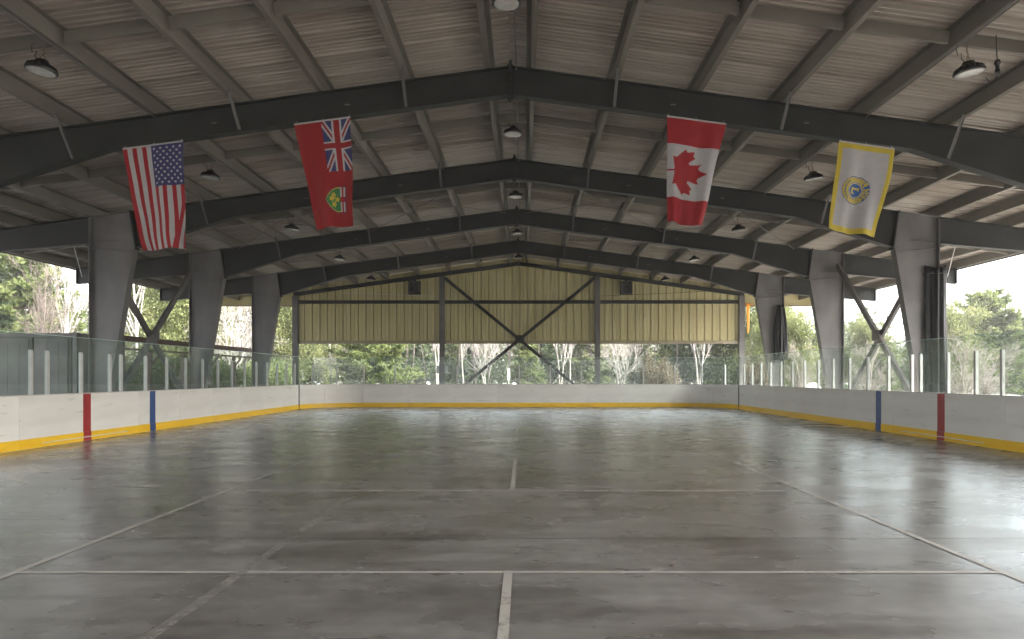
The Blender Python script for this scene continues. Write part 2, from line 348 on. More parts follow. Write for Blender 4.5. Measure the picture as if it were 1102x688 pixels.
for s in (-1, 1):
    obj('rafter', rafter_mb(s), 'frame_steel', fr0)
    obj('column', column_mb(s), 'column_steel', fr0)
    obj('overhang_beam', over_mb(s), 'frame_steel', fr0)
    for r_ in (2.1, 5.46, 8.82):
        d = .57 if r_ < 8.1 else .57 + (r_ - 8.1) * .19
        b_ = MB(); b_.bar((s * r_, -.60, ztop(r_) + .06), (s * r_, -.07, ztop(r_) - d + .03), .055, .012, (0, 1, 0)); b_.bar((s * r_ + .024, -.60, ztop(r_) + .06), (s * r_ + .024, -.07, ztop(r_) - d + .03), .012, .05, (0, 1, 0))
        obj('flange_brace', b_, 'column_steel', fr0)
    for r_ in (3.3, 6.0):
        t_ = MB(); t_.box((s * r_, -.0105, ztop(r_) - .30), (.11, .006, .028)); obj('identity_tag', t_, 'container_grey', fr0)
frames = [fr0] + [copy_tree(fr0, shel, (0, y, 0)) for y in YF[1:]]

# purlins: Z sections running the length of the building
for s in (-1, 1):
    for r_ in PUR:
        z0 = ztop(r_) + .003; D, F_, t = .285, .095, .007; o_ = s * r_
        mb = MB(); y0, y1 = 3.0, YW + .12
        # web, lower flange towards the eave, upper flange towards the ridge, with lips
        mb.prism([(o_ - t / 2, z0), (o_ + t / 2, z0), (o_ + t / 2, z0 + D), (o_ - t / 2, z0 + D)], y0, y1)
        a, b_ = sorted((o_ + s * t / 2, o_ + s * F_)); mb.bb(a, b_, y0, y1, z0, z0 + t)
        a, b_ = sorted((o_ - s * t / 2, o_ - s * F_)); mb.bb(a, b_, y0, y1, z0 + D - t, z0 + D)
        a, b_ = sorted((o_ + s * F_, o_ + s * (F_ - t))); mb.bb(a, b_, y0, y1, z0 + t, z0 + .028)
        obj('purlin', mb, 'purlin_steel', shel)
# bridging channels at mid-bay, between neighbouring purlins
def bridge(name, ra, rb, s):
    mb = MB(); L = rb - ra - .12; cx = 0
    mb.box((0, 0, 0), (L, .006, .20)); mb.box((0, .03, .097), (L, .054, .006)); mb.box((0, .03, -.097), (L, .054, .006))
    return mb.mesh(name, 'purlin_steel')
bm_ = {}
for yb in [YF[0] + BAY * (i + .5) for i in range(5)]:
    for s in (-1, 1):
        for ra, rb in [(a, b) for a, b in zip(PUR, PUR[1:])]:
            k = round(rb - ra, 2)
            if k not in bm_: bm_[k] = bridge('bridging_channel', ra, rb, 1)
            rm = (ra + rb) / 2
            o = link('bridging_channel', bm_[k], shel, (s * rm, yb, ztop(rm) + .135)); o.rotation_euler = (0, s * math.atan(SL), 0)
    if 'r' not in bm_: bm_['r'] = bridge('bridging_channel', -.42, .42, 1)
    link('bridging_channel', bm_['r'], shel, (0, yb, ztop(.42) + .135))
# roof sheets
ZR = .292
PWD = 0.84
prof = [(0, .0), (.02, .0), (.04, .06), (.09, .06), (.11, 0), (.19, 0), (.2, .013), (.22, .013), (.23, 0), (.31, 0), (.32, .013), (.34, .013), (.35, 0),
        (.42, 0), (.44, .06), (.49, .06), (.51, 0), (.59, 0), (.6, .013), (.62, .013), (.63, 0), (.71, 0), (.72, .013), (.74, .013), (.75, 0), (.835, 0), (.837, .007), (.862, .007)]
mb = MB(); vs = []; k = len(prof); L = EAVE + .12
for (x, z) in ((0.0, 0.0), (L, -SL * L)):
    vs += [(x, p[0], z + p[1]) for p in prof] + [(x, p[0], z + p[1] + .004) for p in prof]
fs = []
for i in range(k - 1):
    fs.append((i, i + 1, 2 * k + i + 1, 2 * k + i)); fs.append((k + i + 1, k + i, 3 * k + i, 3 * k + i + 1))
    fs.append((i, k + i, k + i + 1, i + 1)); fs.append((2 * k + i, 2 * k + i + 1, 3 * k + i + 1, 3 * k + i))
fs.append((0, 2 * k, 3 * k, k)); fs.append((k - 1, 2 * k - 1, 4 * k - 1, 3 * k - 1))
mb.add(vs, fs); pan = mb.mesh('roof_panel', 'roof_sheet')
Y0P = 3.7
rb_ = MB()
for s in (-1, 1):
    rb_.add([(0, YN, ztop(0) + ZR), (s * L, YN, ztop(L) + ZR), (s * L, Y0P - .01, ztop(L) + ZR), (0, Y0P - .01, ztop(0) + ZR),
             (0, YN, ztop(0) + ZR + .04), (s * L, YN, ztop(L) + ZR + .04), (s * L, Y0P - .01, ztop(L) + ZR + .04), (0, Y0P - .01, ztop(0) + ZR + .04)],
            [(0, 1, 2, 3), (7, 6, 5, 4), (0, 4, 5, 1), (1, 5, 6, 2), (2, 6, 7, 3), (3, 7, 4, 0)])
    rb_.bar((s * .01, YN, ztop(0) + ZR + .105), (s * .01, YW + .3, ztop(0) + ZR + .105), .02, .02)
    rb_.bar((s * .2, YN, ztop(.2) + ZR + .085), (s * .2, YW + .3, ztop(.2) + ZR + .085), .42, .006)
roof = obj('roof', rb_, 'roof_sheet', shel)
y = Y0P; i = 0
while y < YW + .2:
    link('roof_panel', pan, roof, (0, y, ztop(0) + ZR), 0)
    link('roof_panel', pan, roof, (0, y + .836, ztop(0) + ZR), math.pi)
    y += PWD
# eave channels, gutters
for s in (-1, 1):
    e = MB(); e.bb(min(s * (EAVE + .05), s * (EAVE + .07)), max(s * (EAVE + .05), s * (EAVE + .07)), 3, YW + .3, ztop(EAVE) - .02, ztop(EAVE) + .28)
    obj('eave_channel', e, 'purlin_steel', shel)
# near end gable, behind the camera
ng = MB(); ng.prism([(-16.4, 5.5), (16.4, 5.5), (16.4, ztop(16.4) + .27), (0, ztop(0) + .27), (-16.4, ztop(16.4) + .27)], YN - .1, YN - .04)
ng.prism([(-12.2, 3.4), (12.2, 3.4), (12.2, 5.497), (-12.2, 5.497)], YN - .1, YN - .04)
obj('gable_wall', ng, 'wall_sheet', shel)
# thin rod bracing under the roof
for (ya, yb) in ((YF[2], YF[3]),):
    for s in (-1, 1):
        for (ra, rb) in ((0.4, 5.4), (5.4, 10.4)):
            for (p, q) in (((ra, ya), (rb, yb)), ((rb, ya), (ra, yb))):
                o_ = MB(); o_.tube([(s * p[0], p[1], ztop(p[0]) - .08), (s * q[0], q[1], ztop(q[0]) - .08)], .011, 6)
                obj('brace_rod', o_, 'purlin_steel', shel)
# cross braces between columns of second and third visible frames
for s in (-1, 1):
    ya, yb = YF[2] + .14, YF[3] - .14; x = s * 12.06
    b_ = MB(); b_.bar((x, ya, 5.35), (x, yb, .35), .10, .19, (0, 0, 1)); obj('cross_brace', b_, 'column_steel', shel)
    b_ = MB(); b_.bar((x - s * .11, ya, .35), (x - s * .11, yb, 5.75), .10, .19, (0, 0, 1)); obj('cross_brace', b_, 'column_steel', shel)
    b_ = MB(); b_.box((x - s * .055, (ya + yb) / 2, 2.95), (.24, .34, .34)); obj('gusset_plate', b_, 'column_steel', shel)
    for yy in (YF[2] + .3,):
        r_ = MB(); r_.tube([(s * 12.9, yy, 5.38), (s * 13.05, yy + .6, 4.6)], .012, 6); obj('hanging_rod', r_, 'aluminium', shel)

for r_ in (-7.2, .12, 7.2):
    c_ = MB(); c_.tube([(r_, 4, ztop(r_) - .02 if abs(r_) > 1 else 7.80), (r_, YW - .3, ztop(r_) - .02 if abs(r_) > 1 else 7.80)], .014, 6); obj('conduit', c_, 'column_steel', shel)
# far end wall
ew = obj('end_wall', MB().bar((-12.3, YW, ztop(12.3) - .11), (-.01, YW, ztop(0) - .11), .09, .21, (0, 0, 1)).bar((.01, YW, ztop(0) - .11), (12.3, YW, ztop(12.3) - .11), .09, .21, (0, 0, 1)), 'frame_steel', shel)
ZB = 3.42
nP = 58; pw = 24.4 / nP
for i in range(nP):
    xa = -12.2 + i * pw; xb = xa + pw - .004
    mb = MB(); ypl = YW + .10
    pts = [(xa, 0), (xa + .03, 0), (xa + .036, .07), (xa + .076, .07), (xa + .082, 0), (xa + pw * .58, 0), (xa + pw * .60, .008), (xa + pw * .66, .008), (xa + pw * .68, 0), (xa + pw - .004, 0), (xa + pw - .002, .009), (xa + pw + .024, .009)]
    vs = [(p[0], ypl + p[1], ZB) for p in pts] + [(p[0], ypl + p[1], ztop(p[0]) + .27) for p in pts]
    kk = len(pts); vs += [(p[0], p[1] + .006, p[2]) for p in vs]; fs = []
    for q in range(kk - 1):
        fs.append((q, q + 1, kk + q + 1, kk + q)); fs.append((2 * kk + q + 1, 2 * kk + q, 3 * kk + q, 3 * kk + q + 1)); fs.append((q + 1, q, 2 * kk + q, 2 * kk + q + 1))
    fs += [(0, kk, 3 * kk, 2 * kk), (kk - 1, 3 * kk - 1, 4 * kk - 1, 2 * kk - 1)]
    mb.add(vs, fs); obj('wall_panel', mb, 'wall_sheet', ew)
for s in (-1, 1):
    for k in range(10):
        xa = 12.225 + k * .42; xb = xa + .4195
        if xb > 16.45: xb = 16.45
        mb = MB(); mb.prism([(s * xa, 5.45), (s * xb, 5.45), (s * xb, ztop(xb) + .27), (s * xa, ztop(xa) + .27)], YW + .1, YW + .12 + .004 * (k % 2)); obj('wall_panel', mb, 'wall_sheet', ew)
    mb = MB(); mb.bb(min(s * 12.2, s * 16.45), max(s * 12.2, s * 16.45), YW + .02, YW + .094, 5.41, 5.47); obj('sill_angle', mb, 'trim_steel', ew)
def post(x, w, z1):
    mb = MB(); mb.bb(x - w / 2, x + w / 2, YW - .10, YW - .085, 0, z1); mb.bb(x - w / 2, x + w / 2, YW + .078, YW + .092, 0, z1); mb.bb(x - .012, x + .012, YW - .085, YW + .078, 0, z1)
    mb.bb(x - w / 2 - .05, x + w / 2 + .05, YW - .16, YW + .15, 0.001, .02)
    obj('wall_post', mb, 'column_steel', ew)
post(-4.2, .28, ztop(4.2) - .22); post(4.28, .28, ztop(4.28) - .22); post(-12.2, .30, ztop(12.2) - .2); post(12.15, .30, ztop(12.15) - .2)
GX = [-12.04, -4.35, -4.05, 4.13, 4.43, 11.99]
for a, b_ in ((0, 1), (2, 3), (4, 5)):
    mb = MB(); x0, x1 = GX[a], GX[b_]
    mb.bb(x0, x1, YW + .02, YW + .094, 5.73, 5.745); mb.bb(x0, x1, YW + .02, YW + .03, 5.56, 5.73); mb.bb(x0, x1, YW + .03, YW + .094, 5.56, 5.575)
    obj('wall_girt', mb, 'frame_steel', ew)
    mb = MB(); mb.bb(x0, x1, YW + .015, YW + .094, ZB - .05, ZB - .035); mb.bb(x0, x1, YW + .015, YW + .025, ZB - .035, ZB + .12); obj('sill_angle', mb, 'trim_steel', ew)
for (xa, za, xb, zb, dy) in ((-4.05, 6.95, 3.3, .9, -.02), (4.13, 6.95, -3.25, .9, -.14)):
    mb = MB(); mb.bar((xa, YW - .08 + dy, za), (xb, YW - .08 + dy, zb), .07, .17, (0, 0, 1)); obj('cross_brace', mb, 'frame_steel', ew)
mb = MB(); mb.box((.04, YW - .165, 3.62), (.5, .02, .42)); obj('gusset_plate', mb, 'frame_steel', ew)
mb = MB(); mb.tube([(-9.6, YW - .02, 6.15), (-6, YW - .02, 6.02), (-4.4, YW - .02, 5.96)], .012, 6); obj('wall_cable', mb, 'aluminium', ew)
mb = MB(); mb.tube([(4.5, YW - .02, 5.98), (8, YW - .02, 6.12), (11, YW - .02, 6.28)], .012, 6); obj('wall_cable', mb, 'rubber_cord', ew)

# ------------------------------------------------------------------ things fixed to the building
for x, side in ((-5.95, 'left'), (5.55, 'right')):
    t_ = thing('loudspeaker', 'black square loudspeaker on the far tan wall, %s of the crossed braces' % side, 'loudspeaker', (x, YW - .02, 6.05), group='loudspeakers on the far wall')
    c = MB(); c.bb(-.31, .31, -.34, .0, .0, .70); obj('cabinet', c, 'speaker_black', t_)
    c = MB()
    for (cx, cz, rr) in ((0, .26, .2), (-.12, .57, .07), (.12, .57, .07)):
        c.add([(cx + r_ * math.cos(a), -.342 - dy, cz + r_ * math.sin(a)) for (r_, dy) in ((rr, 0), (rr, .012), (rr * .8, .012), (rr * .3, .002)) for a in [2 * math.pi * j / 16 for j in range(16)]],
              [(q * 16 + j, q * 16 + (j + 1) % 16, (q + 1) * 16 + (j + 1) % 16, (q + 1) * 16 + j) for q in range(3) for j in range(16)])
    obj('driver', c, 'tarp_black', t_)
    c = MB(); c.bb(-.05, .05, -.1, .05, .7, .85); obj('bracket', c, 'frame_steel', t_)
sg = thing('post_sign', 'small white notice fixed behind the left wall post at the far end', 'sign', (XC - 4.2, YW + .11, 1.75))
c = MB(); c.bb(-.32, .32, 0, .012, 0, .42); obj('plate', c, 'sign_white', sg)
wp = thing('wall_light', 'small lit orange wall lamp with its glow on the right corner post of the far wall', 'lamp', (12.22, YW + .05, 4.9))
c = MB(); c.bb(-.13, -.06, -.12, .1, .55, .68); c.bb(-.09, .28, -.10, .08, .60, .66); obj('bracket', c, 'glow_orange', wp)  # orange arm stands in for lamplight along the outer wall's lower edge
c = MB(); c.lathe([(.03, -.95), (.05, -.8), (.085, .4), (.09, .54), (.05, .6)], (.02, -.02, 0), 14); obj('glow_strip', c, 'lamp_glow', wp, smooth=True)  # body drawn out long to the shape of the orange glow
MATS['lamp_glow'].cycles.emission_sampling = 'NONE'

# high bay lamps
def make_lamp():
    t_ = thing('high_bay_lamp', 'x', 'lamp')
    b_ = MB(); b_.lathe([(.20, .0), (.228, .004), (.232, .03), (.222, .05), (.18, .07), (.165, .10), (.13, .135), (.10, .15), (.085, .19), (.02, .20)], n=28); obj('housing', b_, 'black_metal', t_)
    b_ = MB()
    for k in range(18):
        a = 2 * math.pi * k / 18; b_.bar((math.cos(a) * .10, math.sin(a) * .10, .12), (math.cos(a) * .205, math.sin(a) * .205, .062), .008, .05)
    obj('cooling_fin', b_, 'black_metal', t_)
    b_ = MB(); b_.lathe([(.05, -.014), (.14, -.012), (.195, -.004), (.198, .004)], n=28); obj('lens', b_, 'lamp_lens', t_)
    b_ = MB(); b_.tube([(.0 + .03 * math.cos(a), 0, .235 + .035 * math.sin(a)) for a in [2 * math.pi * j / 10 for j in range(11)]], .008, 5)
    b_.tube([(0, 0, .26), (.012, 0, .31), (-.01, 0, .36), (.006, 0, .45)], .009, 5); obj('hook', b_, 'rust_chain', t_)
    b_ = MB(); b_.tube([(-.06, 0, .17), (-.12, .02, .24), (-.10, .03, .33), (-.17, .04, .30), (-.19, .04, .40), (-.14, .05, .47)], .007, 5); obj('power_cord', b_, 'rubber_cord', t_)
    return t_
lamp0 = make_lamp()
ords = ['nearest', 'second nearest', 'middle', 'second farthest', 'farthest']
first = True
for i, yb in enumerate([YF[0] + BAY * (k + .5) for k in range(5)]):
    for row, x, z in (('ridge', XC, 7.52), ('left', XC - 7.42, 6.45), ('right', XC + 7.38, 6.42)):
        o = lamp0 if first else copy_tree(lamp0); first = False
        o.location = (x, yb - (.05 if row == 'ridge' else 0.02), z)
        o.rotation_euler = (0, {'left': .10, 'right': -.13, 'ridge': .0}[row], rnd.uniform(-.6, .6))
        tag(o, 'black dome lamp, %s of the five hanging %s' % (ords[i], {'ridge': 'under the roof ridge', 'left': 'left of the ridge', 'right': 'right of the ridge'}[row]), 'lamp', 'high bay lamps under the roof')
pc = thing('plug_cord', 'short black cord with a hanging plug beside the nearest right lamp', 'cord', (7.52, 10.85, 6.40))
c = MB(); c.tube([(-.02, 0, .62), (-.01, 0, .3), (0, 0, .22)], .008, 5); obj('cable', c, 'rubber_cord', pc); c = MB(); c.tube([(.0, 0, -.02), (-.04, 0, -.10), (-.13, 0, -.13), (-.2, -.02, -.06)], .008, 5); obj('cable', c, 'rubber_cord', pc)
c = MB(); c.lathe([(.03, -.02), (.042, .03), (.028, .09), (.03, .13), (.05, .17), (.035, .22)], n=10); obj('plug', c, 'black_metal', pc)

# ------------------------------------------------------------------ flags
def inpoly(x, y, P):
    c = False; j = len(P) - 1
    for i in range(len(P)):
        if (P[i][1] > y) != (P[j][1] > y) and x < (P[j][0] - P[i][0]) * (y - P[i][1]) / (P[j][1] - P[i][1]) + P[i][0]: c = not c
        j = i
    return c
for nm, cc in (('cloth_red', (0.235, 0.002, 0.007)), ('cloth_white', (0.315, 0.305, 0.31)), ('cloth_navy', (0.022, 0.022, 0.095)), ('cloth_gold', (0.40, 0.31, 0.028)),
               ('cloth_green', (0.02, 0.13, 0.035)), ('cloth_blue', (0.012, 0.065, 0.23)), ('cloth_crimson', (0.205, 0.002, 0.003))):
    m = mat(nm, tuple(v * .93 for v in cc), cc, 12, 0.75, bump=.05, bscale=120)
FM = ['cloth_red', 'cloth_white', 'cloth_navy', 'cloth_gold', 'cloth_green', 'cloth_blue', 'cloth_crimson']
RED, WHT, NAV, GLD, GRN, BLU, CRI = range(7)
def us(u, v):
    a, b = v, 1 - u
    if a < .40 and b < 7 / 13:
        gx, gy = a / .40 * 12, b / (7 / 13) * 10
        ix, iy = round(gx), round(gy)
        if 1 <= ix <= 11 and 1 <= iy <= 9 and (ix + iy) % 2 == 0:
            dx, dy = (gx - ix) / 12 * .40 * 2.05, (gy - iy) / 10 * .54 * 1.18
            an = math.atan2(dy, dx); rr = math.hypot(dx, dy)
            k = (an + math.pi) % (2 * math.pi / 5) - math.pi / 5
            if rr < .024 * (.55 + .45 * abs(k) / (math.pi / 5)) + .004: return WHT
        return NAV
    # lower corner of the fly is caught in a diagonal fold
    x0, y0, x1, y1 = 1.0, .44, .72, .98
    t = ((u - x0) * (y1 - y0) - (v - y0) * (x1 - x0)) / math.hypot(x1 - x0, y1 - y0)
    if t > 0 and v > .42:
        t += .0
        return RED if t < .085 or .175 < t < .30 else WHT
    return RED if int(b * 13) % 2 == 0 else WHT
SH = [(-1, -.78), (1, -.78), (1, .1), (.78, .55), (.4, .85), (0, 1.05), (-.4, .85), (-.78, .55), (-1, .1)]
def ont(u, v):
    a, b = v, 1 - u
    if a < .48 and b < .52:
        x, y = (a / .48 - .5) * 2, (b / .52 - .5)             # 2:1 jack, x -1..1, y -.5...5
        if abs(x) < .10 or abs(y) < .10: return CRI
        if abs(x) < .17 or abs(y) < .17: return WHT
        d = abs(abs(y) - abs(x) * .5) / 1.118
        if d < .035: return CRI
        if d < .10: return WHT
        return NAV
    x, y = (a - .745) / .115, (b - .37) / .235
    if inpoly(x, y, SH):
        if y < -.28:
            return RED if abs(x) < .2 or abs(y + .53) < .07 else WHT
        if not inpoly(x * 1.09, y * 1.06 - .02, SH): return GLD
        for (px_, py_) in ((0, .02), (-.36, .34), (.36, .34), (-.1, .52)):
            dx, dy = x - px_, y - py_
            if math.hypot(dx, dy) < .24 * (.45 + .55 * abs(math.cos(2.5 * math.atan2(dx, -dy)))): return GLD
        return GRN
    if inpoly(x * .94, y * .95, SH): return NAV
    return CRI
HL = [(0, -1), (.17, -.68), (.29, -.62), (.47, -.72), (.40, -.40), (.36, -.24), (.46, -.20), (.72, -.46), (.80, -.36), (1.02, -.40), (.93, -.12), (1.06, -.03),
      (.62, .32), (.66, .46), (.10, .38), (.04, .40), (.045, .98)]
LEAF = HL + [(-x, y) for x, y in reversed(HL[1:])]
def can(u, v):
    a, b = v, 1 - u
    if a < .25 or a > .765: return RED
    x, y = (a - .507) / .205, (b - .655) / .515
    return RED if inpoly(x, y, LEAF) else WHT
def text5(ch):
    return {'L': ['1000', '1000', '1000', '1000', '1111'], 'I': ['1', '1', '1', '1', '1'], 'O': ['0110', '1001', '1001', '1001', '0110'], 'N': ['1001', '1101', '1011', '1001', '1001'], 'S': ['0111', '1000', '0110', '0001', '1110']}[ch]
def lion(u, v):
    a, b = v, 1 - u
    if u < .085 or u > .915 or v < .062 or v > .935: return GLD
    # emblem axes: X along the fly, Y up towards the top of the badge
    X, Y = (a - .515) * 1.78, (u - .425) * 1.06
    r = math.hypot(X, Y); th = math.degrees(math.atan2(X, Y))      # 0 at the badge's top
    if r < .145:
        if r > .135: return GLD
        if -.055 < X < -.015 and -.085 < Y < .085: return GLD
        if -.055 < X < .065 and -.085 < Y < -.045: return GLD
        if -.075 < X < .005 and (.07 < Y < .09): return GLD
        if .045 < X < .07 and -.085 < Y < -.01: return GLD
        return BLU
    ear = .265 + .02 * abs(math.sin(math.radians(th * 4)))
    if abs(th) < 52 or abs(th) > 128:
        if .155 < r < .285:
            if .165 < r < .275:
                # curved lettering band
                if abs(th) < 52:
                    w = 'LIONS'; k = int((th + 50) / 20); fr_ = ((th + 50) % 20) / 20
                    if 0 <= k < 5 and .15 < fr_ < .85:
                        gl_ = text5(w[k]); rr = int((.262 - r) / .017)
                        cc_ = int((fr_ - .15) / .7 * len(gl_[0]))
                        if 0 <= rr < 5 and gl_[rr][min(cc_, len(gl_[0]) - 1)] == '1': return BLU
                else:
                    q = ((th + 360) % 360 - 128) / 104 * 13
                    if .2 < r < .24 and (q % 1) < .55: return BLU
                return GLD
            return BLU
        return WHT
    if .155 < r < ear:                                              # the two heads in profile
        if r > ear - .014 or r < .165: return BLU
        if math.sin(X * 150) * math.sin(Y * 130) > .55: return BLU
        return GLD
    return WHT
def flag(name, label, pat, TL, TR, BL, BR, seed, cat='flag', back=0.15):
    NU, NV = 110, 200; rr = random.Random(seed); ph = [rr.uniform(0, 6.28) for _ in range(6)]
    TL, TR, BL, BR = (Vector((p[0], 0, p[1])) for p in (TL, TR, BL, BR))
    org = Vector((TL.x, 13.72, TL.z)); vs = []
    for j in range(NV + 1):
        v = j / NV
        for i in range(NU + 1):
            u = i / NU
            L_ = TL.lerp(BL, v); R_ = TR.lerp(BR, v)
            L_.x += .02 * math.sin(v * 5 + ph[0]) * v; R_.x += .03 * math.sin(v * 4.2 + ph[1]) * math.sin(v * math.pi)
            p = L_.lerp(R_, u); amp = .012 + .048 * v
            y = amp * math.sin(u * 9 + ph[2] + v * 1.3) + .5 * amp * math.sin(u * 17 + ph[3] - v * 2.2) + back * v * v + .012 * math.sin(v * 16 + ph[4]) * v
            p.z += .012 * math.sin(u * 7 + ph[5]) * v
            if v < .02: y *= .3
            vs.append((p.x - org.x, y, p.z - org.z))
    fs = []; mi = []
    for j in range(NV):
        for i in range(NU):
            k = j * (NU + 1) + i; fs.append((k, k + NU + 1, k + NU + 2, k + 1)); mi.append(pat((i + .5) / NU, (j + .5) / NV))
    t_ = thing(name, label, cat, org, 0, 'flags hung from the nearest roof frame')
    m_ = MB(); m_.add(vs, fs); me = m_.mesh('cloth', FM, True); me.polygons.foreach_set('material_index', mi); me.update()
    o = link('cloth', me, t_)
    so = o.modifiers.new('thickness', 'SOLIDIFY'); so.thickness = .004
    h = MB(); h.bar((0, -.002, .012), (TR.x - TL.x, -.002, TR.z - TL.z + .012), .02, .03); obj('top_hem', h, 'cloth_white', t_)
    for f_ in (.03, .5, .97):
        c_ = MB(); c_.tube([(f_ * (TR.x - TL.x), .0, f_ * (TR.z - TL.z) + .02), (f_ * (TR.x - TL.x), .05, f_ * (TR.z - TL.z) + .09)], .008, 5); obj('tie', c_, 'cloth_white', t_)
flag('hanging_flag', 'striped red and white flag with white stars on navy, hanging from the roof frame', us, (-8.06, 6.15), (-6.85, 6.31), (-7.72, 4.16), (-6.88, 4.21), 1)
flag('hanging_flag', 'red ensign flag with crossed jack canton and green shield, hanging from the roof frame', ont, (-4.62, 6.64), (-3.49, 6.79), (-4.20, 4.59), (-3.46, 4.66), 2)
flag('hanging_flag', 'red and white flag with a red maple leaf, hanging from the roof frame', can, (2.87, 6.81), (4.06, 6.65), (2.91, 4.73), (3.60, 4.64), 3)
flag('hanging_flag', 'white club banner with yellow border and round blue badge, hanging from the roof frame', lion, (6.33, 6.31), (7.44, 6.15), (6.15, 4.58), (7.11, 4.42), 4)

# ------------------------------------------------------------------ rink boards
brd = thing('rink_boards', 'white rink boards with yellow kick plate and clear glass panes round the floor', 'rink boards', (XC, 20, 0))
H, KH, TH = 1.185, .22, .09
def oin(x, y): return (x - XC, y - 20, 0)
PL = 32 / 14
def seg(name_l, m, L, w0, w1, z0, z1): return MB().bb(-L / 2, L / 2, w0, w1, z0, z1).mesh(name_l, m)
# local frame of a straight piece: length along X, face at y=0 looking to -y, body to +y
ps = seg('board_panel', 'board_white', PL - .006, 0, TH, .0, H - .02); ks = seg('kick_plate', 'board_yellow', PL - .004, -.012, -.0005, .004, KH); cs = seg('cap_rail', 'cap_grey', PL - .002, -.006, TH + .01, H - .02, H)
NE = 7; PE = (XR - XL - 2 * RC) / NE
pe = seg('board_panel', 'board_white', PE - .006, 0, TH, .0, H - .02); ke = seg('kick_plate', 'board_yellow', PE - .004, -.012, -.0005, .004, KH); ce = seg('cap_rail', 'cap_grey', PE - .002, -.006, TH + .01, H - .02, H)
def place(meshes, x, y, rz):
    for me in meshes: link(me.name.split('.')[0], me, brd, oin(x, y), rz)
for k in range(11):
    yc = 33 - PL * (k + .5)
    place((ps, ks, cs), XL, yc, math.pi / 2); place((ps, ks, cs), XR, yc, -math.pi / 2)
for k in range(NE): place((pe, ke, ce), XL + RC + PE * (k + .5), YE, 0)
def arc(cx, cy, a0, a1, r0, r1, z0, z1, n=10):
    mb = MB(); vs = []
    for i in range(n + 1):
        a = a0 + (a1 - a0) * i / n
        for r_ in (r0, r1):
            for z in (z0, z1): vs.append((cx + r_ * math.cos(a), cy + r_ * math.sin(a), z))
    fs = []
    for i in range(n):
        k = i * 4; q = k + 4
        fs += [(k, k + 1, q + 1, q), (k + 2, q + 2, q + 3, k + 3), (k + 1, k + 3, q + 3, q + 1), (k, q, q + 2, k + 2)]
    fs += [(0, 2, 3, 1), (n * 4, n * 4 + 1, n * 4 + 3, n * 4 + 2)]
    return mb.add(vs, fs)
for (cx, a0) in ((XL + RC, math.pi), (XR - RC, 0)):
    for h in range(2):
        d = math.pi / 4 * (-1 if a0 else 1); s0 = a0 + d * h + d * .003; s1 = a0 + d * (h + 1) - d * .003
        c_ = oin(cx, YE - RC)
        obj('board_panel', arc(c_[0], c_[1], s0, s1, RC, RC + TH, 0, H - .02), 'board_white', brd)
        obj('kick_plate', arc(c_[0], c_[1], s0, s1, RC - .012, RC - .0005, .004, KH), 'board_yellow', brd)
        obj('cap_rail', arc(c_[0], c_[1], s0, s1, RC - .006, RC + TH + .01, H - .02, H), 'cap_grey', brd)
# stripes and corner joints (thin sheets proud of the faces)
for x, s in ((XL, 1), (XR, -1)):
    for y, m, nm in ((17.0, 'stripe_red', 'red_stripe'), (20.0, 'stripe_blue', 'blue_stripe')):
        mb = MB(); a, b_ = sorted((x - XC + s * .013, x - XC + s * .017)); mb.bb(a, b_, y - 20 - .15, y - 20 + .15, .005, KH + .003); a, b_ = sorted((x - XC + s * .001, x - XC + s * .004)); mb.bb(a, b_, y - 20 - .15, y - 20 + .15, KH + .003, H - .021); obj(nm, mb, m, brd)
    mb = MB(); a, b_ = sorted((x - XC + s * .013, x - XC + s * .017)); mb.bb(a, b_, 15.4 - 20, 18.75 - 20, .085, .105)
    mb.v = [(p[0] + s * .003, p[1], p[2]) for p in mb.v]
    obj('white_strip', mb, 'sign_white', brd)
    mb = MB(); a, b_ = sorted((x - XC - s * .02, x - XC + s * .022)); mb.bb(a, b_, 32.95 - 20, 33.05 - 20, .002, H - .005); obj('joint_strip', mb, 'timber_brown', brd)
# stanchions and panes
GH = 1.37; SH_ = 1.0
st_m = MB().bb(-.036, .036, -.03, .03, 0, SH_).bb(-.025, .025, -.045, -.03, .02, SH_ - .04).mesh('stanchion', 'aluminium')
def run(pts, skip=()):
    for i, p in enumerate(pts):
        q = pts[min(i + 1, len(pts) - 1)]; r_ = pts[max(i - 1, 0)]
        ang = math.atan2(q[1] - r_[1], q[0] - r_[0])
        link('stanchion', st_m, brd, (p[0] - XC, p[1] - 20, H), ang)
    for i, (p, q) in enumerate(zip(pts, pts[1:])):
        d = math.hypot(q[0] - p[0], q[1] - p[1])
        if d < .45 or i in skip: continue
        ang = math.atan2(q[1] - p[1], q[0] - p[0])
        mb = MB().bb(-(d - .03) / 2, (d - .03) / 2, -.006, .006, .012, GH - .012); gp = obj('glass_pane', mb, 'rink_glass', brd, ((p[0] + q[0]) / 2 - XC, (p[1] + q[1]) / 2 - 20, H), ang)
        eb = MB().bb(-(d - .03) / 2, (d - .03) / 2, -.0065, .0065, GH - .0115, GH); obj('pane_edge', eb, 'glass_edge', gp)
gx = TH / 2
LY = [10.6, 11.75, 12.9, 13.95, 15.12, 15.64, 16.83, 18.0, 18.5, 19.7] + [19.7 + 1.165 * k for k in range(1, 12)]
RY = [10.2, 11.4, 12.55, 13.7, 14.89, 15.76, 16.8, 17.96, 18.36, 19.54] + [19.54 + 1.165 * k for k in range(1, 12)]
run([(XL - gx, y) for y in LY if y < 33.1] + [(XL + RC - (RC + gx) * math.cos(a), YE - RC + (RC + gx) * math.sin(a)) for a in (R(30), R(60))] + [(XL + RC + .05, YE + gx)])
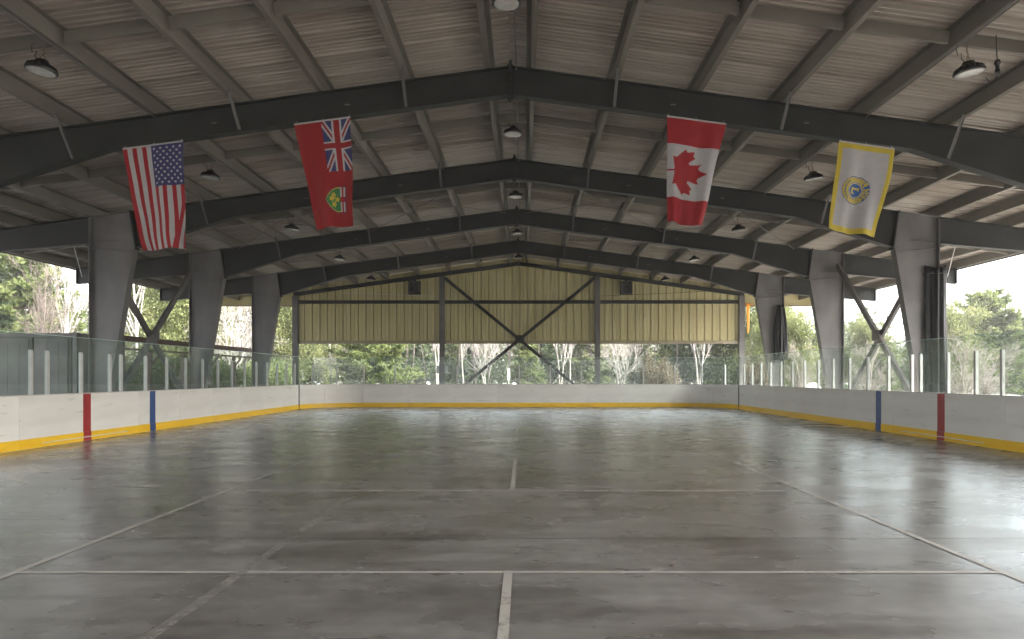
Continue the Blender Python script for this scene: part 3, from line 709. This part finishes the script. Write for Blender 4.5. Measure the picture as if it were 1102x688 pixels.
run([(XR + gx, y) for y in RY if y < 33.1] + [(XR - RC + (RC + gx) * math.cos(a), YE - RC + (RC + gx) * math.sin(a)) for a in (R(30), R(60))] + [(XR - RC - .05, YE + gx)])
ne = 10; wE = (XR - XL - 2 * RC - .1) / ne
run([(XL + RC + .05 + wE * k, YE + gx + .001) for k in range(ne + 1)])

# ------------------------------------------------------------------ tarps tied to the right columns
def tarp(label, x, y, z0, z1, w, d, seed, taper):
    rr = random.Random(seed); N, Mz = 72, 26; ph = [rr.uniform(0, 6.28) for _ in range(4)]
    mb = MB(); vs = []
    for j in range(Mz + 1):
        v = j / Mz; z = z1 + (z0 - z1) * v
        k = 1.0
        if taper: k = .45 + .55 * math.sin(min(1, v * 1.6) * math.pi / 2) * (1 - .2 * max(0, v - .6))
        else: k = .9 + .1 * v
        for i in range(N):
            a = 2 * math.pi * i / N; f_ = 1 + .16 * math.sin(a * 7 + ph[0] + v * .9) + .09 * math.sin(a * 12 + ph[1] - v * 1.4) + .04 * math.sin(v * 9 + ph[2] + a)
            if not taper: z_ = z + (.06 * math.sin(a * 3 + ph[3]) if j == 0 else 0)
            else: z_ = z
            vs.append((w / 2 * k * f_ * math.cos(a), d / 2 * k * f_ * math.sin(a), z_ - z0))
    fs = [(j * N + i, j * N + (i + 1) % N, (j + 1) * N + (i + 1) % N, (j + 1) * N + i) for j in range(Mz) for i in range(N)]
    fs += [tuple(range(N - 1, -1, -1)), tuple(Mz * N + i for i in range(N))]
    mb.add(vs, fs)
    t_ = thing('gathered_tarp', label, 'tarp', (x, y, z0), 0, 'black tarps tied to the right columns')
    obj('cloth', mb, 'tarp_black', t_, smooth=True)
    r_ = MB(); zz = (z1 - z0)
    for q in ((.96,) if not taper else (.93, .5)):
        kk = .56 if taper and q > .8 else .54
        r_.tube([(w * kk * math.cos(a) * (.62 if taper and q > .8 else 1), d * kk * math.sin(a) * (.62 if taper and q > .8 else 1), zz * q) for a in [2 * math.pi * i / 20 for i in range(21)]], .012, 5)
    obj('tie_rope', r_, 'rubber_cord', t_)
tarp('large black tarp gathered in long folds against the nearest right column', 11.83, YF[2] + .0, 0.02, 4.72, .62, .5, 3, False)
tarp('small rolled black tarp tied to the farthest right column', 11.72, YF[4] - .25, 2.35, 4.85, .56, .5, 8, True)

# ------------------------------------------------------------------ container and lean-to outside, left
ct = thing('storage_container', 'weathered grey storage container standing outside beyond the left boards', 'container', (-16.2, 20.1, -.1))
cw, ch, cdp = 6.06, 2.98, 2.44
x0, x1 = -cw / 2, cw / 2
c = MB(); c.bb(x0 + .05, x1 - .05, .08, cdp - .05, .16, ch - .06); obj('body', c, 'container_grey', ct)
c = MB()
for xx in (x0, x1 - .12):
    for yy in (0, cdp - .12): c.bb(xx, xx + .12, yy, yy + .12, .12, ch - .12)
obj('corner_post', c, 'container_dark', ct)
c = MB()
for z in (0, ch - .12):
    for xx in (x0 - .01, x1 - .16):
        for yy in (-.01, cdp - .16): c.bb(xx, xx + .17, yy, yy + .17, z, z + .12)
obj('corner_casting', c, 'container_dark', ct)
c = MB(); c.bb(x0 + .17, x1 - .17, 0.01, .11, ch - .13, ch - .01); c.bb(x0 + .17, x1 - .17, 0.01, .11, .02, .15); c.bb(x1 - .11, x1 - .01, .17, cdp - .17, ch - .13, ch - .01); c.bb(x1 - .11, x1 - .01, .17, cdp - .17, .02, .15); obj('rail', c, 'container_grey', ct)
dx = (cw - .28) / 5
for k in range(5):
    d_ = MB(); xa = x0 + .14 + k * dx + .03; xb = xa + dx - .06
    d_.bb(xa, xb, .025, .075, .17, ch - .15)
    for q in range(3): d_.bb(xa + .04 + q * (dx - .1) / 3, xa + .02 + (q + 1) * (dx - .1) / 3, .018, .026, .26, ch - .26)
    dr = obj('door_panel', d_, 'container_grey', ct)
    r_ = MB(); r_.tube([(xb - .09, -.01, .2), (xb - .09, -.01, ch - .18)], .02, 7); r_.bb(xb - .12, xb - .06, -.03, .02, .5, .56); r_.bb(xb - .12, xb - .06, -.03, .02, ch - .6, ch - .54); obj('lock_rod', r_, 'container_dark', dr)
    r_ = MB(); r_.bar((xb - .42, -.025, 1.42), (xb - .06, -.025, 1.42), .02, .03); obj('handle', r_, 'container_dark', dr)
lt = thing('timber_frame', 'low dark brown timber post and beam frame behind the left columns', 'timber frame', (-14.6, 24, -.1))
c = MB()
for (z, h_) in ((2.98, .20), (2.66, .08)): c.bb(-.06, .06, 0, 13.0, z, z + h_)
obj('front_beam', c, 'timber_brown', lt)
for k in range(6):
    p = MB(); p.bb(-.07, .07, k * 2.57, k * 2.57 + .14, 0, 2.655); obj('post', p, 'timber_brown', lt)
for k in range(5):
    p = MB(); p.bar((0, k * 2.57 + .2, 2.2), (0, k * 2.57 + .95, 2.655), .06, .08); obj('knee_brace', p, 'timber_brown', lt)

# ------------------------------------------------------------------ small things beyond the far end
def at(px, Y): return (px - 564) / 735 * Y
for k, px in enumerate((343, 361, 383, 405)):
    p = MB(); p.lathe([(.17, 0), (.17, 1.12), (.15, 1.2), (.05, 1.24)], n=10)
    tag(obj('marker_post', p, 'sign_white', None, (at(px, 47), 47, -.1)), 'short white marker post beyond the far boards, %s from the left of four' % ['first', 'second', 'third', 'fourth'][k], 'post', 'white marker posts beyond the far boards')
tk = thing('propane_tank', 'white round-ended fuel tank standing on legs among trees beyond the far boards', 'tank', (at(369, 54), 54, -.1))
p = MB(); pr = [(.03, -.5), (.15, -.47), (.24, -.38), (.27, -.26), (.27, .26), (.24, .38), (.15, .47), (.03, .5)]
p.lathe(pr, n=18); p.v = [(v[2], v[1], v[0] + 1.45) for v in p.v]; obj('vessel', p, 'sign_white', tk, smooth=True)
for xx in (-.4, .4):
    q = MB(); q.bb(xx - .05, xx + .05, -.25, .25, 0, 1.15); obj('leg', q, 'sign_white', tk)
def boulder(label, px, Y, sx, sy, h, seed):
    rr = random.Random(seed); p = MB(); pr = [(.9, 0), (1.0, .25), (.92, .55), (.7, .82), (.38, .96), (.1, 1.0)]; p.lathe(pr, n=14)
    p.v = [(v[0] * sx * rr.uniform(.88, 1.1), v[1] * sy * rr.uniform(.88, 1.1), v[2] * h * rr.uniform(.94, 1.04)) for v in p.v]
    tag(obj('boulder', p, 'stone_pale', None, (at(px, Y), Y, -.15)), label, 'boulder', 'pale boulders outside')
boulder('pale rounded boulder beyond the far boards, left of the left wall post', 460, 46, .34, .3, 1.36, 1)
boulder('pale low boulder beyond the far boards beside the white sign post', 553, 46, .42, .3, 1.32, 2)
boulder('pale wide boulder outside behind the right glass near the middle column', 874, 40, .75, .4, 1.36, 3)
sp = thing('sign_post', 'thin white sign post standing beyond the middle of the far boards', 'sign', (at(547.5, 45), 45, -.1))
p = MB(); p.bb(-.03, .03, -.02, .02, 0, 2.1); obj('post', p, 'aluminium', sp); p = MB(); p.bb(-.09, .09, -.035, -.02, 1.45, 2.2); obj('plate', p, 'sign_white', sp)

# ------------------------------------------------------------------ trees
def frame_of(d):
    a = d.orthogonal().normalized(); return a, d.cross(a)
def bare_meshes(seed, h, spread=.55, lean=.0, forks=2, tk=.013, twig='bark_birch', bark='bark_birch', low=.3):
    rr = random.Random(seed); tr, cr = MB(), MB()
    def limb(p, d, L, r, dep, mb):
        N = 4 if dep else 9; pts = [p.copy()]; rad = [r]; q = p.copy(); dd = d.copy()
        for i in range(N):
            dd = (dd + Vector((rr.uniform(-1, 1), rr.uniform(-1, 1), rr.uniform(-.3, .6))) * (.10 if dep == 0 else .16)).normalized()
            q = q + dd * L / N; pts.append(q.copy()); rad.append(r * (1 - (i + 1) / N * (.85 if dep == 0 else .75)))
        mb.tube(pts, rad, [7, 5, 4, 3, 3][dep])
        if dep >= 4 or L < .25: return
        kids = [15, 7, 5, 3, 0][dep]
        for c_ in range(kids):
            t = rr.uniform(low if dep == 0 else .25, 1.0); i = min(N - 1, int(t * N)); fq = t * N - i
            pp = pts[i].lerp(pts[i + 1], fq); ax = (pts[i + 1] - pts[i]).normalized(); a, b = frame_of(ax); ph = rr.uniform(0, 6.283)
            sp_ = rr.uniform(.45, 1.0) * (spread * 1.5)
            nd = (ax * math.cos(sp_) + (a * math.cos(ph) + b * math.sin(ph)) * math.sin(sp_) + Vector((0, 0, .18))).normalized()
            limb(pp, nd, L * rr.uniform(.32, .55) * (1.15 - .45 * t), max(.008, rad[i] * rr.uniform(.4, .6)), dep + 1, cr)
    for k in range(forks):
        limb(Vector((rr.uniform(-.1, .1), rr.uniform(-.1, .1), 0)), Vector((lean + rr.uniform(-.16, .16) * (k + 1) * .7, rr.uniform(-.1, .1), 1)).normalized(), h * (1 - .12 * k), h * tk, 0, tr)
    return tr.mesh('trunk', bark), cr.mesh('crown', twig)
def blade(mb, p, d, L, w, rr):
    d = d.normalized(); a, b = frame_of(d); t = rr.uniform(0, 6.283); sv = (a * math.cos(t) + b * math.sin(t)) * w * .5
    q = p + d * L; m_ = p + d * L * .5
    mb.add([p, m_ + sv, q, m_ - sv], [(0, 1, 2, 3)])
def pine_meshes(seed, h, width, fol, dens=1.0, base=.12, ex=.75, bl=.46, bw=.15, top=.5):
    rr = random.Random(seed); tr, cr = MB(), MB()
    tr.tube([(rr.uniform(-.05, .05) * k, rr.uniform(-.05, .05) * k, h * k / 8) for k in range(9)], [h * .016 * (1 - k / 9) + .02 for k in range(9)], 7)
    z = base * h; az = rr.uniform(0, 6)
    while z < h * .985:
        t = (z - base * h) / (h * (1 - base))
        Lm = width * (1 - t) ** ex * (.55 + .45 * min(1, t * 5 + .5)) + top * .3
        for k in range(rr.randint(4, 6)):
            az += 2.4 + rr.uniform(-.5, .5); L = Lm * rr.uniform(.55, 1.12); up = rr.uniform(-.12, .22) + .35 * t
            d = Vector((math.cos(az), math.sin(az), up)).normalized(); p0 = Vector((0, 0, z))
            pts = [p0 + d * L * s_ + Vector((0, 0, .10 * L * s_ * s_)) for s_ in (0, .35, .7, 1)]
            tr.tube(pts, [.035 * (1 - t * .6) * (1 - .28 * q) for q in range(4)], 4)
            side = Vector((-d.y, d.x, 0)).normalized()
            ncl = max(3, int(L * 4.6 * dens))
            for c_ in range(ncl):
                s_ = .28 + .75 * (c_ + rr.random()) / ncl; lat = rr.uniform(-1, 1) * L * .28 * (1.05 - .6 * s_)
                pc_ = p0 + d * L * s_ + Vector((0, 0, .10 * L * s_ * s_)) + side * lat + Vector((0, 0, rr.uniform(-.08, .12)))
                for q in range(rr.randint(12, 17)):
                    v_ = Vector((rr.gauss(0, 1), rr.gauss(0, 1), rr.gauss(.25, .55))) + d * .7
                    blade(cr, pc_ + Vector((rr.uniform(-.1, .1), rr.uniform(-.1, .1), rr.uniform(-.06, .06))), v_, bl * rr.uniform(.6, 1.15), bw * rr.uniform(.6, 1.2), rr)
        z += h * .032 * rr.uniform(.7, 1.4)
    return tr.mesh('trunk', 'bark_brown'), cr.mesh('crown', fol)
def leafy_meshes(seed, h, width, fol, base=.15, n=150, leaf=.19, bush=False):
    rr = random.Random(seed); tr, cr = MB(), MB(); tips = []
    def limb(p, d, L, r, dep):
        pts = [p.copy()]; rad = [r]; q = p.copy(); dd = d.copy()
        for i in range(4):
            dd = (dd + Vector((rr.uniform(-1, 1), rr.uniform(-1, 1), rr.uniform(-.2, .5))) * .2).normalized(); q = q + dd * L / 4; pts.append(q.copy()); rad.append(r * (1 - .2 * (i + 1)))
        tr.tube(pts, rad, 5 if dep < 2 else 3)
        tips.append(pts[-1]); tips.append(pts[-2])
        if dep >= 3: return
        for c_ in range([9, 5, 4][dep]):
            i = rr.randint(1, 4); ax = (pts[i] - pts[i - 1]).normalized(); a, b = frame_of(ax); ph = rr.uniform(0, 6.28); sp_ = rr.uniform(.5, 1.15)
            nd = (ax * math.cos(sp_) + (a * math.cos(ph) + b * math.sin(ph)) * math.sin(sp_) + Vector((0, 0, .12))).normalized()
            limb(pts[i], nd, L * rr.uniform(.42, .68), rad[i] * .6, dep + 1)
    for k in range(4 if bush else 2):
        limb(Vector((rr.uniform(-.1, .1), rr.uniform(-.1, .1), 0)), Vector((rr.uniform(-.5, .5) * (1.6 if bush else .5), rr.uniform(-.5, .5) * (1.6 if bush else .5), 1)), h * .62, h * .014, 0)
    zmax = max(t.z for t in tips); xm = max(max(abs(t.x), abs(t.y)) for t in tips)
    for t_ in tips:
        for q in range(int(n * rr.uniform(.02, .26))):
            p = t_ + Vector((rr.gauss(0, .32), rr.gauss(0, .32), rr.gauss(0, .26)))
            blade(cr, p, Vector((rr.gauss(0, 1), rr.gauss(0, 1), rr.gauss(-.1, .7))), leaf * rr.uniform(.7, 1.4), leaf * rr.uniform(.5, .9), rr)
    k1, k2 = h / max(zmax, .1), width / max(xm, .1)
    for m_ in (tr, cr): m_.v = [(v[0] * k2, v[1] * k2, v[2] * k1) for v in m_.v]
    return tr.mesh('trunk', 'bark_brown'), cr.mesh('crown', fol)

K = {
 'pineA': (pine_meshes(11, 10, 3.6, 'needles_light', ex=.6), 10), 'pineB': (pine_meshes(12, 10, 2.3, 'needles_light', base=.06), 10),
 'pineC': (pine_meshes(13, 10, 2.7, 'needles_dark', base=.05), 10), 'spruce': (pine_meshes(14, 7, 1.5, 'needles_dark', base=.03, bl=.3), 7),
 'crownpine': (pine_meshes(15, 9, 4.6, 'needles_light', base=.10, ex=.5, dens=1.1), 9),
 'birchA': (bare_meshes(21, 12, .5, 0, 2), 12), 'birchB': (bare_meshes(22, 12, .62, .05, 1), 12), 'birchC': (bare_meshes(23, 11, .75, -.04, 3, low=.2), 11),
 'bareA': (bare_meshes(31, 9, .7, 0, 3, .012, 'bark_twig', 'bark_twig', .15), 9), 'bareB': (bare_meshes(32, 8, .85, 0, 4, .011, 'bark_twig', 'bark_twig', .12), 8),
 'dead': (bare_meshes(33, 5, .7, .12, 2, .02, 'dead_wood', 'dead_wood', .12), 5),
 'leafA': (leafy_meshes(41, 8, 3.2, 'leaves_spring'), 8), 'leafB': (leafy_meshes(42, 8, 2.8, 'leaves_spring'), 8),
 'bush': (leafy_meshes(43, 3, 1.9, 'needles_light', bush=True), 3), 'brownbush': (leafy_meshes(44, 3.5, 1.9, 'leaves_brown', bush=True, n=60), 3.5),
}
INFO = {'pineA': ('pine_tree', 'pine'), 'pineB': ('pine_tree', 'pine'), 'pineC': ('pine_tree', 'pine'), 'crownpine': ('pine_tree', 'pine'), 'spruce': ('spruce_tree', 'spruce'), 'birchA': ('birch_tree', 'birch'), 'birchB': ('birch_tree', 'birch'),
        'birchC': ('birch_tree', 'birch'), 'bareA': ('bare_tree', 'tree'), 'bareB': ('bare_tree', 'tree'), 'dead': ('dead_tree', 'tree'), 'leafA': ('leafy_tree', 'tree'), 'leafB': ('leafy_tree', 'tree'),
        'bush': ('bush', 'bush'), 'brownbush': ('bush', 'bush')}
rt = random.Random(77)
def tree(kind, px, Y, ytop, label, wide=1.0, rz=None):
    (tm, cm), h0 = K[kind]; z = 1.7 + (405 - ytop) / 735 * Y; s = z / h0
    nm, ct_ = INFO[kind]
    t_ = thing(nm, label, ct_, (at(px, Y), Y, -.1), rt.uniform(0, 6.28) if rz is None else rz, 'trees outside the shelter')
    ws = s * wide; t_.scale = (ws, ws, s)
    link('trunk', tm, t_); link('crown', cm, t_)
# left opening, nearest bay
tree('pineA', 14, 38, 232, 'big yellow-green pine filling the far left opening above the container')
tree('pineC', -38, 36, 225, 'dark green pine cut by the left picture edge above the container')
tree('bareA', 40, 32, 288, 'bare pinkish tree with low forks just above the container top', .6)
tree('birchA', 67, 37, 235, 'white birch rising between the big pine and the first left column', .7)
tree('birchB', 84, 41, 225, 'tall white birch close beside the outer edge of the first left column', .7)
tree('spruce', 63, 46, 322, 'small dark spruce between the white birches above the container')
# between first and second left columns
tree('birchB', 143, 37, 235, 'white birch against the inner edge of the first left column', .7)
tree('leafA', 165, 46, 255, 'yellow-green leafy tree behind the left crossed braces')
tree('leafB', 186, 44, 262, 'pale yellow-green tree behind the left crossed braces, right of their crossing')
tree('bush', 152, 31, 378, 'dark green bush behind the glass under the left crossed braces, left one')
tree('bush', 186, 33, 380, 'dark green bush behind the glass under the left crossed braces, right one')
tree('birchC', 252, 44, 318, 'pale bare tree between the second and third left columns')
tree('leafB', 228, 52, 300, 'leafy tree behind the second left column')
tree('bareB', 268, 50, 320, 'bare tangled tree partly behind the third left column')
tree('leafB', 306, 50, 285, 'yellow-green leafy tree between third left column and far wall corner')
tree('bush', 232, 36, 385, 'dark bush seen through the glass between second and third left columns')
tree('bush', 288, 42, 388, 'dark bush seen through the glass below the third left column')
# far opening
tree('pineC', 332, 58, 330, 'dark pine at the left end of the far opening')
tree('leafB', 347, 56, 335, 'yellowish leafy tree at the left end of the far opening')
tree('birchB', 356, 49, 300, 'slim white birch near the left end of the far opening', .6)
tree('crownpine', 402, 47, 330, 'large bright green pine with drooping boughs under the left part of the far wall')
tree('pineB', 428, 60, 335, 'green pine behind the right edge of the large drooping pine')
tree('pineC', 452, 58, 338, 'dark pine left of the left wall post')
tree('birchA', 471, 50, 300, 'white birch right beside the left wall post', .6)
tree('birchB', 499, 52, 310, 'white birch midway between left wall post and brace foot', .6)
tree('pineC', 512, 59, 340, 'dark pine behind the left foot of the crossed braces')
tree('pineB', 488, 61, 335, 'green pine behind the birches right of the left wall post')
tree('birchC', 523, 55, 325, 'forked pale birch behind the left lower brace', .6)
tree('pineB', 566, 52, 335, 'green pine straight behind the crossing of the braces')
tree('pineC', 584, 58, 335, 'dark pine right of the crossing of the braces')
tree('birchA', 603, 51, 310, 'white birch behind the right lower brace', .6)
tree('birchB', 614, 53, 312, 'white birch just right of the right lower brace', .6)
tree('pineA', 634, 57, 335, 'green pine beside the right wall post, left of it')
tree('pineC', 650, 60, 335, 'dark pine directly behind the right wall post')
tree('pineB', 690, 60, 335, 'green pine behind the spreading white tree')
tree('birchC', 668, 48, 330, 'spreading white tree right of the right wall post', .8)
tree('brownbush', 702, 46, 384, 'russet brown bush in the right half of the far opening')
tree('pineB', 716, 58, 335, 'green pine behind the russet bush in the far opening')
tree('birchA', 752, 49, 305, 'pale forked tree standing alone near the right end of the far opening', .75)
tree('pineC', 738, 57, 335, 'dark green pine behind the pale forked tree')
tree('pineA', 780, 55, 330, 'green pine at the right end of the far opening')
# right openings
tree('brownbush', 806, 44, 385, 'russet bush behind the glass at the right far corner')
tree('leafA', 816, 52, 315, 'leafy tree between the far wall and the farthest right column')
tree('leafB', 858, 45, 316, 'bright leafy tree between the farthest and middle right columns')
tree('pineB', 842, 54, 322, 'green pine behind the farthest right column')
tree('dead', 862, 38, 375, 'bare pale shrub behind the glass between the farthest and middle right columns')
tree('pineC', 886, 52, 338, 'dark pine behind the middle right column')
tree('leafA', 922, 50, 345, 'leafy tree behind the right crossed braces, left of their crossing')
tree('pineA', 950, 56, 362, 'pine behind the right crossed braces, right of their crossing')
tree('dead', 933, 36, 372, 'pale dead branches behind the right crossed braces')
tree('pineB', 985, 52, 345, 'pine behind the nearest right column')
tree('leafB', 1024, 46, 308, 'pale green tree next to the nearest right column')
tree('crownpine', 1062, 48, 316, 'big round-topped pine standing against the white sky on the right', .9)
tree('pineC', 1104, 50, 342, 'green pine cut by the right picture edge')
tree('dead', 1040, 30, 372, 'white dead tree with bare branches behind the right glass')
tree('dead', 1056, 33, 378, 'broken white dead branches behind the right glass, next to the big pine', 1.2)
# far wood: one dense mass behind the trees that can be told apart
rr = random.Random(99); wm = MB(); ws_ = MB()
for i in range(4600):
    px = rr.uniform(-160, 1260); Y = rr.uniform(62, 84)
    if px < 330: tz = rr.uniform(0, 1) ** .8 * (12 + 3 * math.sin(px * .05))
    elif px < 800: tz = rr.uniform(0, 1) * 8.5
    else: tz = rr.uniform(0, 1) ** .9 * (5.6 + 1.5 * math.sin(px * .043) + .9 * math.sin(px * .13))
    x = at(px, Y); r_ = rr.uniform(.5, 1.3)
    for q in range(16):
        p = Vector((x + rr.gauss(0, r_), Y + rr.gauss(0, r_), max(.1, tz + rr.gauss(0, r_ * .6))))
        blade(wm, p, Vector((rr.gauss(0, 1), rr.gauss(0, 1), rr.gauss(.2, .6))), rr.uniform(.4, 1.0), rr.uniform(.15, .4), rr)
for i in range(420):
    px = rr.uniform(-150, 1250); Y = rr.uniform(56, 66); x = at(px, Y); h_ = rr.uniform(5, 12) if px < 800 else rr.uniform(3, 6.5)
    ws_.tube([(x, Y, 0), (x + rr.uniform(-.3, .3), Y, h_ * .5), (x + rr.uniform(-.7, .7), Y, h_)], [.07, .05, .015], 4)
tag(obj('far_wood', wm, 'wood_mass'), 'dense spring wood closing the view behind the separate trees', 'wood', kind='stuff')
tag(obj('far_trunks', ws_, 'bark_twig'), 'thin bare stems of the far wood behind the separate trees', 'stems', kind='stuff')


# ------------------------------------------------------------------ haze: even, thin, round the whole place
hz = bpy.data.materials.new('haze_air'); hz.use_nodes = True; n = hz.node_tree.nodes; n.remove(n['Principled BSDF'])
pv = n.new('ShaderNodeVolumePrincipled'); pv.inputs['Color'].default_value = (0.95, 0.96, 0.97, 1); pv.inputs['Density'].default_value = 0.0008; pv.inputs['Anisotropy'].default_value = 0.1
hz.node_tree.links.new(pv.outputs[0], n['Material Output'].inputs['Volume']); MATS['haze_air'] = hz
tag(obj('haze', MB().bb(-250, 250, -210, 250, -1.2, 19.0), 'haze_air'), kind='stuff')
S.cycles.volume_bounces = 1
